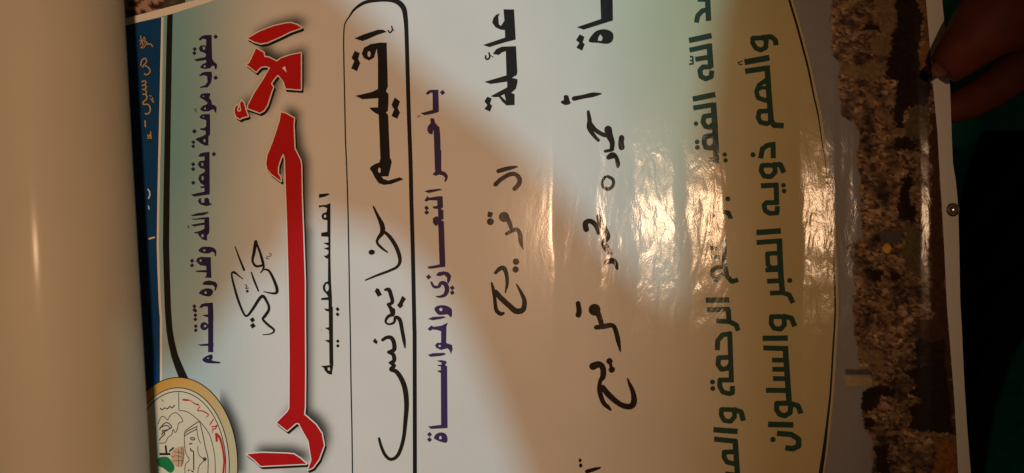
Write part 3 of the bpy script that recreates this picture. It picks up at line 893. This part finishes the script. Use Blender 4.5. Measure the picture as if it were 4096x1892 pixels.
# ---------------------------------------------------------------- dark background: ground and the holder's clothes
def grid_obj(name, x0, x1, y0, y1, nx, ny, zf, m, parent=None):
    V = [(x0+(x1-x0)*i/nx, y0+(y1-y0)*j/ny, 0) for j in range(ny+1) for i in range(nx+1)]
    V = [(x, y, zf(x, y)) for x, y, _ in V]
    F = [(j*(nx+1)+i, j*(nx+1)+i+1, (j+1)*(nx+1)+i+1, (j+1)*(nx+1)+i) for j in range(ny) for i in range(nx)]
    me = bpy.data.meshes.new(name); me.from_pydata(V, [], F); me.update()
    for p in me.polygons: p.use_smooth = True
    return link(name, me, m, parent)
g = grid_obj('ground', -2, 2, -2, 2, 8, 8, lambda x, y: -0.62, mat('dark_ground', (0.006,0.006,0.007), rough=.9)); g['kind'] = 'structure'
tealm = mat('teal_cloth', (0.03,0.36,0.32), rough=.95, spec=.1, noise_amt=.5, nscale=300, bump=(500,.5,.001))
blackm = mat('black_cloth', (0.004,0.004,0.0045), rough=.95, spec=.1, bump=(400,.4,.001))

def cloth_z(x, y): return -0.16 - 0.03*math.sin((x-0.22)*17+y*5) + 0.018*math.sin(x*55-y*22)
t = grid_obj('teal_robe', 0.24, 0.62, -0.45, 0.35, 60, 80, cloth_z, tealm)
t['label'] = 'dark teal cloth robe hanging behind the right edge of the poster'; t['category'] = 'robe'
sol = t.modifiers.new('thickness', 'SOLIDIFY'); sol.thickness = .003
def H(z, px, py, dz, r):
    """point seen at crop position, at height dz above the plane"""
    ox, oy, k = CR[z]; x, y = XY(px*k+ox, py*k+oy); f = (DCAM-dz)/DCAM
    return (x*f, y*f, dz, r)
def fold():
    # black sleeve/fold running down in front of the teal cloth
    def zf(x, y): return 0
    rows = [(Q('R', [(1330,960)])[0], 4400), (Q('R', [(1290,1080)])[0], 4420), (Q('T', [(1245,60)])[0], 4430), (Q('T', [(1160,400)])[0], 4430), (Q('T', [(1120,800)])[0], 4400),
            (Q('V', [(1120,0)])[0], 4180), (Q('V', [(1130,300)])[0], 4060), (Q('V', [(1140,700)])[0], 3985), (Q('V', [(1160,1190)])[0], 3935), (Q('V', [(1160,1500)])[0], 3900)]
    V = []; F = []; n, k = 60, 24
    ys = [r_[0][1] for r_ in rows]
    for j in range(n+1):
        py = ys[0]+(ys[-1]-ys[0])*j/n
        lf = np.interp(py, ys, [r_[0][0] for r_ in rows]); rt = np.interp(py, ys, [r_[1] for r_ in rows])
        for i in range(k+1):
            t_ = i/k; px = lf+(rt-lf)*t_; dz = -0.10+0.045*math.sin(math.pi*t_)+.004*math.sin(j*.5+i*.7)
            V.append(H('A', (px-400)/CR['A'][2], py/CR['A'][2], dz, 0)[:3])
    for j in range(n):
        for i in range(k):
            q = j*(k+1)+i; F.append((q, q+k+1, q+k+2, q+1))
    me = bpy.data.meshes.new('black_shawl'); me.from_pydata(V, [], F); me.update()
    for p in me.polygons: p.use_smooth = True
    o = link('black_shawl', me, blackm); o['label'] = 'black cloth fold lying over the teal robe below the hand'; o['category'] = 'shawl'
    s = o.modifiers.new('thickness', 'SOLIDIFY'); s.thickness = .003
fold()

# ---------------------------------------------------------------- hand holding the right edge
def skin_obj(name, chains, m, parent, sub=2, loc=None):
    """chains: list of [(x,y,z,r)...]; the first point of every later chain may equal an earlier point"""
    bm = bmesh.new(); lay = bm.verts.layers.skin.verify(); seen = {}
    for ch in chains:
        prev = None
        for (x, y, z, r) in ch:
            key = (round(x,5), round(y,5), round(z,5))
            if key not in seen:
                v = bm.verts.new((x, y, z)); v[lay].radius = (r, r); v[lay].use_root = (len(seen) == 0); seen[key] = v
            v = seen[key]
            if prev is not None and prev is not v and not bm.edges.get((prev, v)): bm.edges.new((prev, v))
            prev = v
    me = bpy.data.meshes.new(name); bm.to_mesh(me); bm.free()
    o = link(name, me, m, parent)
    sk = o.modifiers.new('skin', 'SKIN'); sk.use_smooth_shade = True
    ss = o.modifiers.new('sub', 'SUBSURF'); ss.levels = sub; ss.render_levels = sub
    return o
holder = thing('person', 'person gripping the right margin of the poster between thumb and fingers', 'person')
skinm = mat('brown_skin', (0.15,0.034,0.019), rough=.62, spec=.2, noise_amt=.25, nscale=70, bump=(220,.5,.0006))
root = H('R', 1520, 60, .010, .030)
pal = H('R', 1900, 20, -.01, .036)
wr = H('R', 2300, -120, -.03, .028)
kn = H('R', 1760, 330, -.014, .018)
thumb = [pal, root, H('R', 1360, 190, .016, .0215), H('R', 1230, 330, .017, .0165), H('R', 1115, 450, .013, .0130), H('R', 1055, 508, .0105, .0108), H('R', 1035, 525, .0100, .0095)]
index = [pal, kn, H('R', 1600, 500, -.020, .0145), H('R', 1430, 640, -.022, .0125), H('R', 1270, 735, -.021, .0115), H('R', 1110, 800, -.019, .0100), H('R', 990, 830, -.015, .007)]
mid = [pal, H('R', 2050, 480, -.030, .016), H('R', 2080, 760, -.045, .0125), H('R', 1960, 960, -.055, .011), H('R', 1850, 1000, -.058, .010), H('R', 1780, 990, -.055, .008)]
ringf = [pal, H('R', 2200, 500, -.045, .014), H('R', 2260, 760, -.065, .011), H('R', 2180, 960, -.078, .010), H('R', 2080, 1000, -.082, .008)]
pinky = [pal, H('R', 2350, 480, -.055, .012), H('R', 2420, 700, -.080, .009), H('R', 2380, 860, -.090, .008), H('R', 2300, 900, -.092, .0065)]
arm = [pal, wr, H('R', 3000, -420, -.06, .036), H('R', 3900, -800, -.09, .044)]
skin_obj('hand', [arm, thumb, index, mid, ringf, pinky], skinm, holder)
def nail():
    c = H('R', 1032, 505, .0168, 0); bm = bmesh.new()
    bmesh.ops.create_uvsphere(bm, u_segments=20, v_segments=10, radius=1)
    bmesh.ops.scale(bm, vec=(.0065,.0050,.0016), verts=bm.verts)
    me = bpy.data.meshes.new('thumbnail'); bm.to_mesh(me); bm.free()
    for p in me.polygons: p.use_smooth = True
    o = link('thumbnail', me, mat('nail', (0.125,0.036,0.018), rough=.6), holder); o.location = c[:3]; o.rotation_euler = (0.25, -0.2, math.radians(215))
nail()

# ---------------------------------------------------------------- unseen arm-like blocker, shaped to cast the cool lamp's shadow on the poster
def build_arm_blocker():
    t = thing('person', 'unseen arm-like blocker standing in for the photographer, added to shade the poster and roll', 'person')
    zc = 0.72; f = zc/COOL.z
    def O(px, py, r):   # px,py in 2576-wide picture units, where the shadow of this point falls
        x, y = XY(px*4096/2576, py*4096/2576); rr = r*4096/2576*S*(1-f)
        return (x+(COOL.x-x)*f, y+(COOL.y-y)*f, zc, rr)
    sh = O(2200, 1500, 500)
    armA = [sh, O(1900,1400,520), O(1620,1140,345), O(1420,845,226), O(1252,583,186), O(1090,420,178), O(935,300,164), O(770,215,180), O(590,305,275), O(380,520,325), O(180,850,340)]
    armB = [sh, O(2290,920,670), O(2260,560,560), O(2230,100,490), O(2320,-200,480)]
    roll_shade = [armA[6], O(650,130,270), O(330,150,400), O(0,200,480), O(-150,760,560), O(-150,1250,560), O(-130,1750,560)]  # added chain, no arm: keeps the cool lamp off the roll and upper left
    skin_obj('arm_blocker', [armA, roll_shade, armB], blackm, t, sub=2)
build_arm_blocker()
